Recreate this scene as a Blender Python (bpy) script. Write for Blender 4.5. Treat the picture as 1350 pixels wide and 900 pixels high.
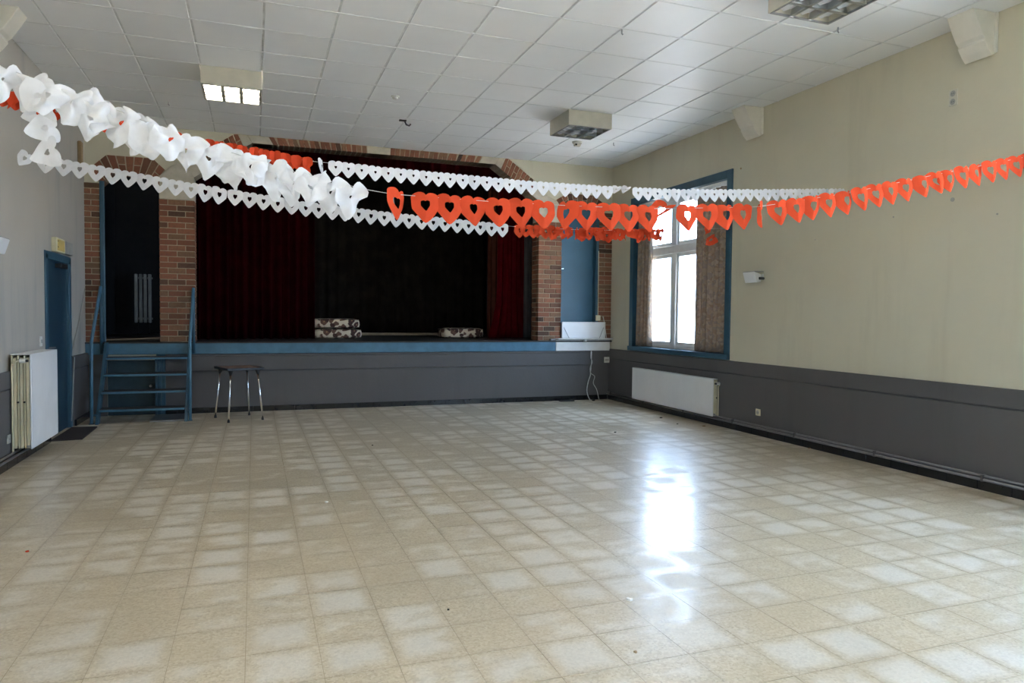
import bpy, bmesh, math, random
from mathutils import Vector, Matrix, noise
rnd = random.Random(7)
for o in list(bpy.data.objects): bpy.data.objects.remove(o)
sc = bpy.context.scene
COL = sc.collection

# ------------------------------------------------------------------ camera
F, YAW, PITCH, ROLL, HCAM = 930.85, 0.35047, -0.03681, 0.0100, 1.5
XL, XR, YB, ZC = -2.234, 6.083, 11.449, 4.171
YR = -5.2                                            # rear wall, behind the camera
_f = Vector((math.sin(YAW)*math.cos(PITCH), math.cos(YAW)*math.cos(PITCH), math.sin(PITCH)))
_r0 = Vector((math.cos(YAW), -math.sin(YAW), 0)); _u0 = _r0.cross(_f)
_r = math.cos(ROLL)*_r0 + math.sin(ROLL)*_u0; _u = -math.sin(ROLL)*_r0 + math.cos(ROLL)*_u0
cam = bpy.data.cameras.new('camera'); co = bpy.data.objects.new('camera', cam); COL.objects.link(co)
cam.sensor_width = 36; cam.lens = F/1350*36; cam.clip_start = .05
co.matrix_world = Matrix(((_r.x, _u.x, -_f.x, 0), (_r.y, _u.y, -_f.y, 0), (_r.z, _u.z, -_f.z, HCAM), (0, 0, 0, 1)))
sc.camera = co
def pix(x, y, ax, val):
    """photo pixel -> point on the plane axis=val"""
    d = _f + _r*((x-675)/F) - _u*((y-450)/F); c = Vector((0, 0, HCAM))
    return c + d*((val-c[ax])/d[ax])
def to_px(P):
    d = Vector(P)-Vector((0, 0, HCAM)); z = d.dot(_f)
    return (675+F*d.dot(_r)/z, 450-F*d.dot(_u)/z) if z > .05 else (-9999, -9999)

# ------------------------------------------------------------------ world, exposure
w = bpy.data.worlds.new('sky'); sc.world = w; w.use_nodes = True
bg = w.node_tree.nodes['Background']; bg.inputs[0].default_value = (.52, .69, 1, 1); bg.inputs[1].default_value = 15.0
vs = sc.view_settings; vs.view_transform = 'Standard'; vs.look = 'None'; vs.gamma = 1; vs.use_curve_mapping = False
vs.exposure = 0.66
sun = bpy.data.lights.new('sun', 'SUN'); sun.energy = 65.0; sun.angle = .01; sun.color = (1, .88, .70)
so_ = bpy.data.objects.new('sun', sun); COL.objects.link(so_); so_.location = (12, -10, 20)
so_.rotation_euler = Vector((.40, .50, -.77)).to_track_quat('-Z', 'Y').to_euler()        # over the roof: lights the ground outside, enters only the window behind the viewer
# window openings (wall, y0, y1, z0, z1): the first shows, the others are behind the camera or left of the frame
WIN_R = [(8.10, 10.63, 1.0, 3.41), (0.95, 3.7, 1.0, 3.41), (-2.6, .15, 1.0, 3.41)]
ADDED_WIN_L = [(-2.9, -.2, 1.0, 3.41)]  # unseen window, added to bring more light into the near hall
def portal(x, y0, y1, z0, z1, sgn):
    l = bpy.data.lights.new('daylight_portal', 'AREA'); l.shape = 'RECTANGLE'; l.size = z1-z0; l.size_y = y1-y0
    l.cycles.is_portal = True
    o = bpy.data.objects.new('daylight_portal', l); COL.objects.link(o)
    o.location = (x, (y0+y1)/2, (z0+z1)/2); o.rotation_euler = (0, math.radians(90*sgn), 0)
for a in WIN_R: portal(XR+.34, *a, 1)
for a in ADDED_WIN_L: portal(XL-.34, *a, -1)

# ------------------------------------------------------------------ materials
MATS = {}
class NT:
    def __init__(s, name):
        s.m = bpy.data.materials.new(name); s.m.use_nodes = True; s.t = s.m.node_tree; s.t.nodes.clear()
        s.out = s.n('ShaderNodeOutputMaterial'); MATS[name] = s.m
    def n(s, t, ins=None, **kw):
        nd = s.t.nodes.new(t)
        for k, v in kw.items(): setattr(nd, k, v)
        for k, v in (ins or {}).items(): s.set(nd.inputs[k], v)
        return nd
    def set(s, sock, v):
        if hasattr(v, 'is_output'): s.t.links.new(v, sock)
        else:
            if isinstance(v, tuple) and len(v) == 3 and sock.type == 'RGBA': v = (*v, 1)
            sock.default_value = v
    def noise(s, vec, scale, detail=4, rough=.55):
        return s.n('ShaderNodeTexNoise', {'Vector': vec, 'Scale': scale, 'Detail': detail, 'Roughness': rough}).outputs['Fac']
    def math(s, op, a, b=0.0, c=0.0, clamp=False):
        nd = s.n('ShaderNodeMath', operation=op); nd.use_clamp = clamp
        s.set(nd.inputs[0], a); s.set(nd.inputs[1], b); s.set(nd.inputs[2], c); return nd.outputs[0]
    def ss(s, v, a, b, lo=0.0, hi=1.0):
        return s.n('ShaderNodeMapRange', {'Value': v, 'From Min': a, 'From Max': b, 'To Min': lo, 'To Max': hi}, interpolation_type='SMOOTHSTEP').outputs[0]
    def mix(s, fac, a, b, typ='MIX'):
        nd = s.n('ShaderNodeMix', data_type='RGBA', blend_type=typ)
        s.set(nd.inputs[0], fac); s.set(nd.inputs[6], a); s.set(nd.inputs[7], b); return nd.outputs[2]
    def ramp(s, v, stops, interp='LINEAR'):
        nd = s.n('ShaderNodeValToRGB', {'Fac': v}); cr = nd.color_ramp; cr.interpolation = interp
        while len(cr.elements) < len(stops): cr.elements.new(.5)
        for e, (p, c) in zip(cr.elements, stops): e.position = p; e.color = (*c, 1)
        return nd.outputs[0]
    def pos(s): return s.n('ShaderNodeNewGeometry').outputs['Position']
    def obj(s): return s.n('ShaderNodeTexCoord').outputs['Object']
    def orand(s): return s.n('ShaderNodeObjectInfo').outputs['Random']
    def bump(s, h, strength=.3, dist=.002):
        return s.n('ShaderNodeBump', {'Height': h, 'Strength': strength, 'Distance': dist}).outputs[0]
    def bsdf(s, col, rough=.5, metal=0.0, normal=None, spec=.5, emis=None, estr=0.0, sheen=0.0):
        ins = {'Base Color': col, 'Roughness': rough, 'Metallic': metal, 'Specular IOR Level': spec}
        if normal is not None: ins['Normal'] = normal
        if emis: ins['Emission Color'] = emis; ins['Emission Strength'] = estr
        if sheen: ins['Sheen Weight'] = sheen
        b = s.n('ShaderNodeBsdfPrincipled', ins); s.t.links.new(b.outputs[0], s.out.inputs[0]); return s.m
def scaled(s, vec, sx, sy, sz):
    return s.n('ShaderNodeMapping', {'Vector': vec, 'Scale': (sx, sy, sz)}).outputs[0]

def simple(name, col, rough=.5, metal=0, var=.12, scale=9, spec=.5, bump=0.0):
    s = NT(name); p = s.pos(); n = s.noise(p, scale)
    c = s.mix(s.ss(n, .3, .75), tuple(v*(1-var) for v in col), tuple(min(1, v*(1+var)) for v in col))
    return s.bsdf(c, rough, metal, s.bump(s.noise(p, scale*12), bump, .002) if bump else None, spec)

def plaster(name, col, stain, amt):
    s = NT(name); p = s.pos()
    a = s.noise(p, .7, 5); st = s.noise(scaled(s, p, 3.5, 3.5, .45), 1.0, 5, .6); f = s.noise(p, 30, 3)
    c = s.mix(s.ss(a, .3, .75), tuple(v*.95 for v in col), tuple(min(1, v*1.04) for v in col))
    c = s.mix(s.math('MULTIPLY', s.ss(st, .5, .78), amt), c, stain)
    return s.bsdf(c, .62, 0, s.bump(s.math('ADD', f, s.math('MULTIPLY', s.noise(p, 4), 2.0)), .35, .004), .35)
plaster('cream_plaster', (.57, .53, .395), (.42, .385, .28), .4)
plaster('grey_white_plaster', (.42, .395, .345), (.27, .27, .26), .6)
plaster('grey_paint', (.100, .094, .092), (.077, .073, .071), .5)

def floor_mat(name):
    s = NT(name); p = s.pos(); PT, OX, OY = .3095, -.04, 3.87
    sep = s.n('ShaderNodeSeparateXYZ', {'Vector': p})
    wob = s.noise(p, 13, 3); wob2 = s.noise(s.n('ShaderNodeVectorMath', {0: p, 1: (7.1, 3.3, 0)}, operation='ADD').outputs[0], 9, 3)
    def edge(c, off, wb):
        u = s.math('FRACT', s.math('DIVIDE', s.math('SUBTRACT', c, off), PT))
        d = s.math('SUBTRACT', .5, s.math('ABSOLUTE', s.math('SUBTRACT', u, .5)))
        return s.math('ADD', d, s.math('MULTIPLY', s.math('SUBTRACT', wb, .5), .22))
    e = s.math('MINIMUM', edge(sep.outputs[0], OX, wob), edge(sep.outputs[1], OY, wob2))
    inner = s.ss(e, .0, .24)
    big = s.noise(p, .8, 3, .5); mid = s.noise(scaled(s, p, 2.4, 4.2, 1), 1.5, 4, .55)
    # one wear value for every tile
    cell = s.n('ShaderNodeTexWhiteNoise', {'Vector': s.n('ShaderNodeVectorMath', {0: s.n('ShaderNodeVectorMath', {0: s.n('ShaderNodeVectorMath', {0: p, 1: (OX, OY, -1.5)}, operation='SUBTRACT').outputs[0], 1: (1/PT, 1/PT, 1)}, operation='MULTIPLY').outputs[0]}, operation='FLOOR').outputs[0]}).outputs['Value']
    cov = s.math('ADD', s.math('ADD', s.math('MULTIPLY', big, .8), s.math('MULTIPLY', mid, .8)), s.math('MULTIPLY', cell, .26))
    patch = s.math('MULTIPLY', inner, s.ss(cov, .82, 1.02))
    spk = s.n('ShaderNodeTexVoronoi', {'Vector': p, 'Scale': 95.0}, feature='F1')
    chip = s.ramp(s.n('ShaderNodeSeparateColor', {'Color': spk.outputs['Color']}).outputs[0], [(0, (.28, .225, .145)), (.25, (.44, .37, .25)), (.6, (.54, .465, .33)), (1, (.68, .62, .49))])
    base = s.mix(.45, (.56, .46, .305), chip)
    base = s.mix(s.ss(s.noise(p, 1.4, 5), .35, .75, 0, .4), base, (.43, .345, .22))
    dirt = s.ss(e, .10, -.03, 0, .12)
    base = s.mix(dirt, base, (.30, .24, .16))
    col = s.mix(s.math('MULTIPLY', patch, .40), base, (.70, .685, .64))
    bh = s.math('ADD', s.math('MULTIPLY', s.noise(p, 14, 3), .7), s.math('MULTIPLY', s.noise(p, 60, 3), .2))
    m = s.bsdf(col, s.math('ADD', .36, s.math('MULTIPLY', patch, .12)), 0, s.bump(bh, .10, .004), 1.0)
    b = [n for n in s.t.nodes if n.type == 'BSDF_PRINCIPLED'][0]
    s.set(b.inputs['Coat Weight'], s.math('SUBTRACT', .46, s.math('MULTIPLY', patch, .42)))
    s.set(b.inputs['Coat Roughness'], s.math('ADD', .14, s.math('MULTIPLY', s.ss(mid, .35, .7), .09)))
    s.set(b.inputs['Coat Normal'], s.bump(bh, .14, .004))
    return m
floor_mat('terrazzo')
simple('grout', (.30, .24, .155), .8)

s = NT('ceiling_panel'); p = s.pos()
c = s.mix(s.ss(s.noise(p, .8, 3), .3, .7), (.85, .85, .835), (.89, .89, .875))
c = s.mix(s.math('MULTIPLY', s.orand(), .10), c, (.70, .70, .66))
s.bsdf(c, s.math('ADD', .37, s.math('MULTIPLY', s.noise(p, 2.2), .14)), 0, s.bump(s.noise(p, 2.0, 2), .25, .02), .42)
simple('ceiling_void', (.74, .74, .72), .8)

s = NT('brick'); o = s.obj(); r_ = s.orand()
c = s.ramp(r_, [(0, (.06, .038, .026)), (.14, (.135, .060, .036)), (.35, (.21, .080, .045)), (.6, (.255, .105, .058)), (.8, (.24, .128, .072)), (1, (.165, .098, .056))])
c = s.mix(s.ss(s.noise(s.pos(), 28, 4), .42, .72, 0, .5), c, (.13, .075, .05))
s.bsdf(c, .82, 0, s.bump(s.noise(s.pos(), 70, 4), .5, .004), .25)
simple('mortar', (.36, .29, .20), .9, scale=20, bump=.4)
simple('corbel_cream', (.68, .645, .55), .6, scale=5, var=.05)
simple('stone_cream', (.50, .45, .35), .7, scale=6)
simple('blue_paint', (.052, .150, .225), .4, scale=7, var=.14)
simple('blue_trim', (.028, .085, .128), .4, scale=7)
simple('door_blue', (.012, .040, .068), .4, scale=3)
simple('shutter_blue', (.028, .098, .150), .42, scale=3, var=.08, spec=.35)
simple('pipe_grey', (.17, .16, .155), .3)
simple('teal_dark', (.02, .05, .065), .5)
simple('white_paint', (.74, .74, .72), .4, var=.04)
simple('white_enamel', (.76, .76, .75), .32, var=.03, scale=3)
simple('cream_enamel', (.62, .56, .38), .4, var=.08)
simple('lamp_beige', (.55, .52, .42), .45, var=.05)
simple('black_tile', (.012, .012, .014), .22, var=.3)
simple('black_plastic', (.012, .012, .012), .4)
simple('black_rubber', (.02, .02, .022), .8)
simple('chrome', (.82, .83, .85), .16, 1, var=.03)
simple('steel_louvre', (.62, .63, .64), .28, 1, var=.05)
simple('mirror_reflector', (.86, .87, .88), .35, .6, var=.03)
simple('dull_steel', (.33, .33, .33), .4, .8)
simple('yellow_plastic', (.55, .42, .13), .5)
simple('yellowed_plastic', (.62, .58, .38), .5)
simple('white_plastic', (.72, .71, .66), .4)
simple('grey_plastic', (.33, .33, .30), .5)
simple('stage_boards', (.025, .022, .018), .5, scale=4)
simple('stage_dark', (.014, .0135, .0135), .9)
simple('shaded_stage_grey', (.02, .02, .021), .9)  # near-black grey: the stage's lack of light is put into the colour
simple('shaded_red_velvet', (.017, .0004, .0012), .95, scale=4, var=.25, spec=.03)  # red darkened to carry the shade of the unlit stage
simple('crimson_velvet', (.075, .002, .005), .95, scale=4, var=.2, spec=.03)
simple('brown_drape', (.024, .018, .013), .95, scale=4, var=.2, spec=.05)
simple('rust_drape', (.07, .022, .013), .9, spec=.05)
simple('grey_drape', (.04, .04, .04), .95)
simple('mat_brown', (.022, .015, .015), .95, scale=60, var=.4, bump=.6)
simple('step_rubber', (.03, .032, .035), .6)
simple('pale_wood', (.36, .28, .18), .6)
simple('cord_white', (.6, .6, .58), .5)
simple('cord_dark', (.03, .03, .03), .6)
simple('outside_paving', (.66, .60, .55), .9, scale=2)
simple('outside_wall', (.8, .78, .74), .9, scale=1)
simple('debris_tan', (.30, .2, .1), .8); simple('debris_dark', (.03, .025, .02), .8); simple('debris_white', (.75, .73, .68), .8)

s = NT('tabletop_wood'); p = scaled(s, s.obj(), 2, 22, 2); s.bsdf(s.mix(s.ss(s.noise(p, 2.5, 5), .3, .7), (.15, .06, .028), (.28, .125, .06)), .3)

s = NT('floral_cushion'); o = s.obj()
wv = s.n('ShaderNodeVectorMath', {0: o, 1: s.n('ShaderNodeVectorMath', {0: s.n('ShaderNodeTexNoise', {'Vector': o, 'Scale': 7.0}).outputs['Color'], 1: (.14, .14, .14)}, operation='MULTIPLY').outputs[0]}, operation='ADD').outputs[0]
v = s.n('ShaderNodeTexVoronoi', {'Vector': wv, 'Scale': 9.0}, feature='F1')
k = s.n('ShaderNodeSeparateColor', {'Color': v.outputs['Color']}).outputs[0]
c = s.mix(s.ss(v.outputs['Distance'], .58, .50), (.62, .52, .38), s.ramp(k, [(0, (.06, .025, .018)), (.4, (.10, .04, .025)), (.41, (.62, .52, .38)), (.62, (.40, .24, .12)), (.63, (.13, .06, .04)), (1, (.05, .03, .02))], 'CONSTANT'))
c = s.mix(s.ss(v.outputs['Distance'], .14, .08), c, (.34, .19, .09))
s.bsdf(c, .9)

s = NT('window_curtain'); p = s.pos()
v = s.n('ShaderNodeTexVoronoi', {'Vector': s.n('ShaderNodeVectorMath', {0: p, 1: s.n('ShaderNodeVectorMath', {0: s.n('ShaderNodeTexNoise', {'Vector': p, 'Scale': 8.0}).outputs['Color'], 1: (.12, .12, .12)}, operation='MULTIPLY').outputs[0]}, operation='ADD').outputs[0], 'Scale': 24.0})
k = s.n('ShaderNodeSeparateColor', {'Color': v.outputs['Color']}).outputs[0]
c = s.ramp(k, [(0, (.24, .155, .10)), (.22, (.34, .25, .17)), (.45, (.22, .19, .17)), (.65, (.40, .32, .25)), (.85, (.27, .21, .19)), (1, (.30, .20, .13))], 'CONSTANT')
c = s.mix(.45, c, (.33, .26, .20))
d = s.n('ShaderNodeBsdfDiffuse', {'Color': c}); tr = s.n('ShaderNodeBsdfTranslucent', {'Color': c})
mx = s.n('ShaderNodeMixShader', {0: .14, 1: d.outputs[0], 2: tr.outputs[0]}); s.t.links.new(mx.outputs[0], s.out.inputs[0])

def paper(name, col, tcol, t):
    s = NT(name); p = s.pos(); c = s.mix(s.ss(s.noise(p, 25, 3), .3, .7), tuple(v*.93 for v in col), col)
    nb = s.bump(s.noise(p, 60, 3), .35, .003)
    d = s.n('ShaderNodeBsdfDiffuse', {'Color': c, 'Normal': nb}); tr = s.n('ShaderNodeBsdfTranslucent', {'Color': tcol})
    mx = s.n('ShaderNodeMixShader', {0: t, 1: d.outputs[0], 2: tr.outputs[0]}); s.t.links.new(mx.outputs[0], s.out.inputs[0])
paper('white_paper', (.92, .92, .93), (.92, .92, .92), .3)
paper('red_paper', (.66, .082, .034), (.78, .10, .035), .30)

s = NT('window_glass')
g = s.n('ShaderNodeBsdfGlossy', {'Color': (1, 1, 1), 'Roughness': .02}); t = s.n('ShaderNodeBsdfTransparent', {'Color': (.93, .96, .96)})
mx = s.n('ShaderNodeMixShader', {0: .04, 1: t.outputs[0], 2: g.outputs[0]}); s.t.links.new(mx.outputs[0], s.out.inputs[0])
s = NT('lit_diffuser'); s.bsdf((.9, .9, .9), .5, emis=(1, .88, .68, 1), estr=13.0)

# ------------------------------------------------------------------ mesh helpers
def link(o, parent=None):
    COL.objects.link(o)
    if parent: o.parent = parent
    return o
class MB:
    def __init__(s): s.v = []; s.f = []
    def add(s, vs, fs):
        b = len(s.v); s.v += [tuple(v) for v in vs]; s.f += [tuple(b+i for i in f) for f in fs]; return s
    def box(s, x0, x1, y0, y1, z0, z1):
        return s.add([(x0, y0, z0), (x1, y0, z0), (x1, y1, z0), (x0, y1, z0), (x0, y0, z1), (x1, y0, z1), (x1, y1, z1), (x0, y1, z1)],
              [(3, 2, 1, 0), (4, 5, 6, 7), (0, 1, 5, 4), (1, 2, 6, 5), (2, 3, 7, 6), (3, 0, 4, 7)])
    def prism_y(s, poly, y0, y1):
        """poly: (x,z) counter-clockwise seen from -y"""
        n = len(poly); vs = [(x, y0, z) for x, z in poly]+[(x, y1, z) for x, z in poly]
        return s.add(vs, [tuple(range(n)), tuple(range(2*n-1, n-1, -1))]+[(i, i+n, (i+1) % n+n, (i+1) % n) for i in range(n)])
    def prism(s, a, b):
        n = len(a); return s.add(list(a)+list(b), [tuple(range(n-1, -1, -1)), tuple(range(n, 2*n))]+[(i, (i+1) % n, (i+1) % n+n, i+n) for i in range(n)])
    def tube(s, path, r, n=8, caps=True):
        pts = [Vector(q) for q in path]; rings = []
        rs = r if isinstance(r, (list, tuple)) else [r]*len(pts)
        prev = None
        for i, q in enumerate(pts):
            d = (pts[min(i+1, len(pts)-1)]-pts[max(i-1, 0)]).normalized()
            if prev is None:
                a = Vector((0, 0, 1)) if abs(d.z) < .9 else Vector((1, 0, 0)); prev = d.cross(a).normalized()
            e1 = (prev-d*prev.dot(d)).normalized(); e2 = d.cross(e1); prev = e1
            rings.append([q+(e1*math.cos(2*math.pi*k/n)+e2*math.sin(2*math.pi*k/n))*rs[i] for k in range(n)])
        vs = [v for R in rings for v in R]; fs = []
        for i in range(len(rings)-1):
            for k in range(n): fs.append((i*n+k, i*n+(k+1) % n, (i+1)*n+(k+1) % n, (i+1)*n+k))
        if caps: fs += [tuple(range(n-1, -1, -1)), tuple(range((len(rings)-1)*n, len(rings)*n))]
        return s.add(vs, fs)
    def mesh(s, name, mat, bevel=0, seg=1, smooth=False):
        me = bpy.data.meshes.new(name); me.from_pydata(s.v, [], s.f)
        if bevel:
            bm = bmesh.new(); bm.from_mesh(me)
            bmesh.ops.bevel(bm, geom=[e for e in bm.edges if len(e.link_faces) == 2 and e.calc_face_angle(0) > .6], offset=bevel, segments=seg, affect='EDGES', profile=.5)
            bm.to_mesh(me); bm.free()
        bm = bmesh.new(); bm.from_mesh(me); bmesh.ops.recalc_face_normals(bm, faces=bm.faces); bm.to_mesh(me); bm.free()
        if smooth:
            for q in me.polygons: q.use_smooth = True
        me.materials.append(MATS[mat]); return me
    def build(s, name, mat, parent=None, bevel=0, seg=1, smooth=False, origin=None):
        if origin is not None: s.v = [(a-origin[0], b-origin[1], c-origin[2]) for a, b, c in s.v]
        o = bpy.data.objects.new(name, s.mesh(name, mat, bevel, seg, smooth))
        if origin is not None: o.location = origin
        return link(o, parent)
def tag(o, label, cat, group=None, kind=None):
    o['label'] = label; o['category'] = cat
    if group: o['group'] = group
    if kind: o['kind'] = kind
    return o
def struct(o, label=None, cat=None):
    o['kind'] = 'structure'
    if label: o['label'] = label
    if cat: o['category'] = cat
    return o
def thing(name, label, cat, loc=(0, 0, 0), group=None, kind=None):
    o = bpy.data.objects.new(name, None); o.empty_display_size = .1; o.location = loc; link(o)
    return tag(o, label, cat, group, kind)
def B(*a): return MB().box(*a)
def put(me, name, parent, loc, scale=None, rot=None):
    o = bpy.data.objects.new(name, me); o.location = loc
    if scale: o.scale = scale
    if rot: o.rotation_euler = rot
    return link(o, parent)
def off(p, o): return (p[0]-o[0], p[1]-o[1], p[2]-o[2])

# ------------------------------------------------------------------ floor
PT, OX, OY = .3095, -.04, 3.87
fl = struct(B(XL-.3, XR+.3, YR-.3, YB+.6, -.2, -.0025).build('floor', 'terrazzo'), 'worn beige terrazzo tile floor of the hall', 'floor')
fl.data.materials.clear(); fl.data.materials.append(MATS['terrazzo'])
# grout bed under the tiled part that shows
B(XL, XR, 1.6, YB, -.0024, -.0016).build('grout_bed', 'grout', fl)
tile_me = B(-.1539, .1539, -.1539, .1539, -.0015, .0).mesh('tile', 'terrazzo')
cells = []
for i in range(-9, 22):
    for j in range(-8, 26):
        x0, y0 = max(OX+i*PT, XL), max(OY+j*PT, 1.6); x1, y1 = min(OX+(i+1)*PT, XR), min(OY+(j+1)*PT, YB)
        if x1-x0 < .02 or y1-y0 < .02: continue
        cx, cy = (x0+x1)/2, (y0+y1)/2; u, v = to_px((cx, cy, 0))
        vis = -25 < u < 1375 and v < 925
        cells.append((not vis, math.hypot(cx, cy), x0, x1, y0, y1))
cells.sort()
far = MB()
for n, (nv, d, x0, x1, y0, y1) in enumerate(cells):
    cx, cy = (x0+x1)/2, (y0+y1)/2; tx, ty = rnd.uniform(-.0022, .0022), rnd.uniform(-.0022, .0022)
    if n < 300 and not nv:
        put(tile_me, 'floor_tile', fl, (cx, cy, 0), ((x1-x0)/PT, (y1-y0)/PT, 1), (tx, ty, 0))
    else:
        g = .0013; a = [(x0+g, y0+g), (x1-g, y0+g), (x1-g, y1-g), (x0+g, y1-g)]
        far.add([(x, y, (y-cy)*tx-(x-cx)*ty) for x, y in a], [(0, 1, 2, 3)])
far.build('floor_tile_field', 'terrazzo', fl)['kind'] = 'stuff'

# ------------------------------------------------------------------ ceiling
CP, CX0, CY0 = .625, .09, 8.41
ce = struct(B(XL-.3, XR+.3, YR-.3, YB+.02, ZC+.012, ZC+.2).build('ceiling', 'ceiling_void'), 'white suspended panel ceiling of the hall', 'ceiling')
pm = MB(); hx, hy, b_ = CP/2-.009, CP/2-.002, .004
pm.add([(-hx, -hy, .011), (hx, -hy, .011), (hx, hy, .011), (-hx, hy, .011), (-hx+b_, -hy+b_, 0), (hx-b_, -hy+b_, 0), (hx-b_, hy-b_, 0), (-hx+b_, hy-b_, 0)],
       [(7, 6, 5, 4), (0, 1, 2, 3), (0, 4, 5, 1), (1, 5, 6, 2), (2, 6, 7, 3), (3, 7, 4, 0)])
for j in range(-8, 5):                                # cover strips across the hall
    B(XL, XR, CY0+j*CP-.009, CY0+j*CP+.009, ZC-.004, ZC+.006).build('cover_strip', 'white_paint', ce, .002)
panel_me = pm.mesh('ceiling_panel', 'ceiling_panel')
near = MB()
for i in range(-4, 11):
    for j in range(-22, 6):
        x0, y0 = max(CX0+i*CP, XL), CY0+j*CP; x1, y1 = min(CX0+(i+1)*CP, XR), min(y0+CP, YB)
        y0 = max(y0, YR)
        if x1-x0 < .03 or y1-y0 < .03: continue
        loc = ((x0+x1)/2, (y0+y1)/2, ZC)
        if y1 > 2.9:
            put(panel_me, 'ceiling_panel', ce, loc, ((x1-x0)/CP, (y1-y0)/CP, 1), (rnd.gauss(0, .0025), rnd.gauss(0, .0025), 0))
        else: near.box(x0+.005, x1-.005, y0+.005, y1-.005, ZC, ZC+.011)
near.build('ceiling_panel_field', 'ceiling_panel', ce)['kind'] = 'stuff'

# ------------------------------------------------------------------ side walls
WT = .32
def wall_x(name, x0, x1, y0, y1, holes, mat, label):
    m = MB(); ys = y0
    for a, b, c, d in sorted(holes):
        m.box(x0, x1, ys, a, -.2, ZC+.2); m.box(x0, x1, a, b, -.2, c); m.box(x0, x1, a, b, d, ZC+.2); ys = b
    m.box(x0, x1, ys, y1, -.2, ZC+.2)
    return struct(m.build(name, mat), label, 'wall')
DOOR = (9.42, 10.50, 0, 2.15)
wr = wall_x('wall_right', XR, XR+WT, YR, 16.2, WIN_R, 'cream_plaster', 'cream plastered side wall with the curtained window')
wl = wall_x('wall_left', XL-WT, XL, YR, YB+.3, ADDED_WIN_L+[(DOOR[0], DOOR[1], -.0001, DOOR[3])], 'grey_white_plaster', 'greyish white plastered side wall with the blue door')
struct(B(XL-.3, XR+.3, YR-.3, YR, -.2, ZC+.2).build('wall_rear', 'cream_plaster'), 'plain cream wall behind the viewer', 'wall')
B(XL-WT-.5, XL-WT, DOOR[0]-.3, DOOR[1]+.3, -.2, 2.5).build('wall_behind_door', 'stage_dark', wl)

# stains, chips and plugs on the walls
for (u, v, sz, mt) in ((1256, 263, .02, 'grey_plastic'), (1178, 286, .008, 'grey_plastic'), (1315, 282, .008, 'grey_plastic'), (977, 222, .014, 'debris_tan'), (1075, 316, .006, 'grey_plastic')):
    q = pix(u, v, 0, XR); MB().tube([(XR+.001, q.y, q.z), (XR-.006, q.y, q.z)], sz, 8).build('wall_plug', mt, wr)

# wainscot: grey painted lower wall with a proud top band
def wainscot(name, segs, side, label):
    root = None
    for (y0, y1) in segs:
        x = XR if side > 0 else XL
        a, b = (x-.012, x+.001) if side > 0 else (x-.001, x+.012)
        c, d = (x-.034, x+.001) if side > 0 else (x-.001, x+.034)
        lo = B(a, b, y0, y1, .0, .91).build(name if root is None else 'lower_panel', 'grey_paint', root)
        e, g = (x-.026, x+.001) if side > 0 else (x-.001, x+.026)
        if root is None: root = struct(lo, label, 'wall trim')
        B(e, g, y0, y1, .0, .738).build('skirting_panel', 'grey_paint', root, .003)
        B(c, d, y0, y1, .752, .915).build('top_band', 'grey_paint', root, .004)
wainscot('trim_1', [(YR, YB)], 1, 'dark grey painted wainscot along the window wall')
wainscot('trim_2', [(YR, DOOR[0]-.07), (DOOR[1]+.07, YB)], -1, 'dark grey painted wainscot along the door wall')

skirt = B(-.148, .148, -.014, .014, 0, .082).mesh('baseboard_tile', 'black_tile', .0025)
def baseboard(name, pts, label):
    """pts: (x,y,length dir) segments"""
    root = None
    for (ax, ay, bx, by) in pts:
        L = math.hypot(bx-ax, by-ay); ang = math.atan2(by-ay, bx-ax); n = max(1, round(L/.3)); st = L/n
        if root is None:
            root = thing(name, label, 'baseboard', (0, 0, 0), kind='structure')
        for k in range(n):
            t = (k+.5)*st; put(skirt, 'baseboard_tile', root, (ax+math.cos(ang)*t, ay+math.sin(ang)*t, 0), (st/.3, 1, 1), (0, 0, ang))
baseboard('baseboard_right', [(XR-.04, 2.6, XR-.04, YB-.05)], 'black tile skirting along the window wall')
baseboard('baseboard_left', [(XL+.04, 4.4, XL+.04, DOOR[0]-.08), (XL+.04, DOOR[1]+.08, XL+.04, YB)], 'black tile skirting along the door wall')
baseboard('baseboard_back', [(-1.22, YB-.026, XR-.06, YB-.026)], 'black tile skirting along the foot of the stage')

# ------------------------------------------------------------------ back wall, arches, brick
ZS = 1.065                                            # stage floor
def prof_main(g=0): return [(-.82-g, 3.46), (-.82-g, 3.48), (-.02-g*.5, 4.055+g), (3.84+g*.5, 4.055+g), (4.66+g, 3.48), (4.66+g, 3.46)]
def prof_left(g=0): return [(-2.03-g, 3.30), (-2.03-g, 3.31), (-1.86-g*.4, 3.475+g), (-1.46+g*.4, 3.475+g), (-1.285+g, 3.31), (-1.285+g, 3.30)]
def prof_right(g=0): return [(5.09-g, 3.35), (5.09-g, 3.36), (5.24-g*.4, 3.455+g), (5.64+g*.4, 3.455+g), (5.80+g, 3.36), (5.80+g, 3.35)]
def above(m, prof, y0, y1, ztop):
    for (a, b) in zip(prof[:-1], prof[1:]):
        if b[0]-a[0] > 1e-4: m.prism_y([(a[0], a[1]), (b[0], b[1]), (b[0], ztop), (a[0], ztop)], y0, y1)
Y1 = YB+.30
m = MB(); G = .02; ZT = ZC+.5
for x0, x1 in ((XL-.3, -2.03-G), (-1.285+G, -.82-G), (4.66+G, 5.09-G), (5.80+G, XR+.3)): m.box(x0, x1, YB, Y1, -.2, ZT)
above(m, prof_left(G), YB, Y1, ZT); above(m, prof_main(G), YB, Y1, ZT); above(m, prof_right(G), YB, Y1, ZT)
m.box(-1.22, XR+.3, YB, Y1, -.2, ZS-.03); m.box(XL-.3, -1.22, YB, Y1, .80, ZS-.03); m.box(XL-.3, -1.98, YB, Y1, -.2, .80)
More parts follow.
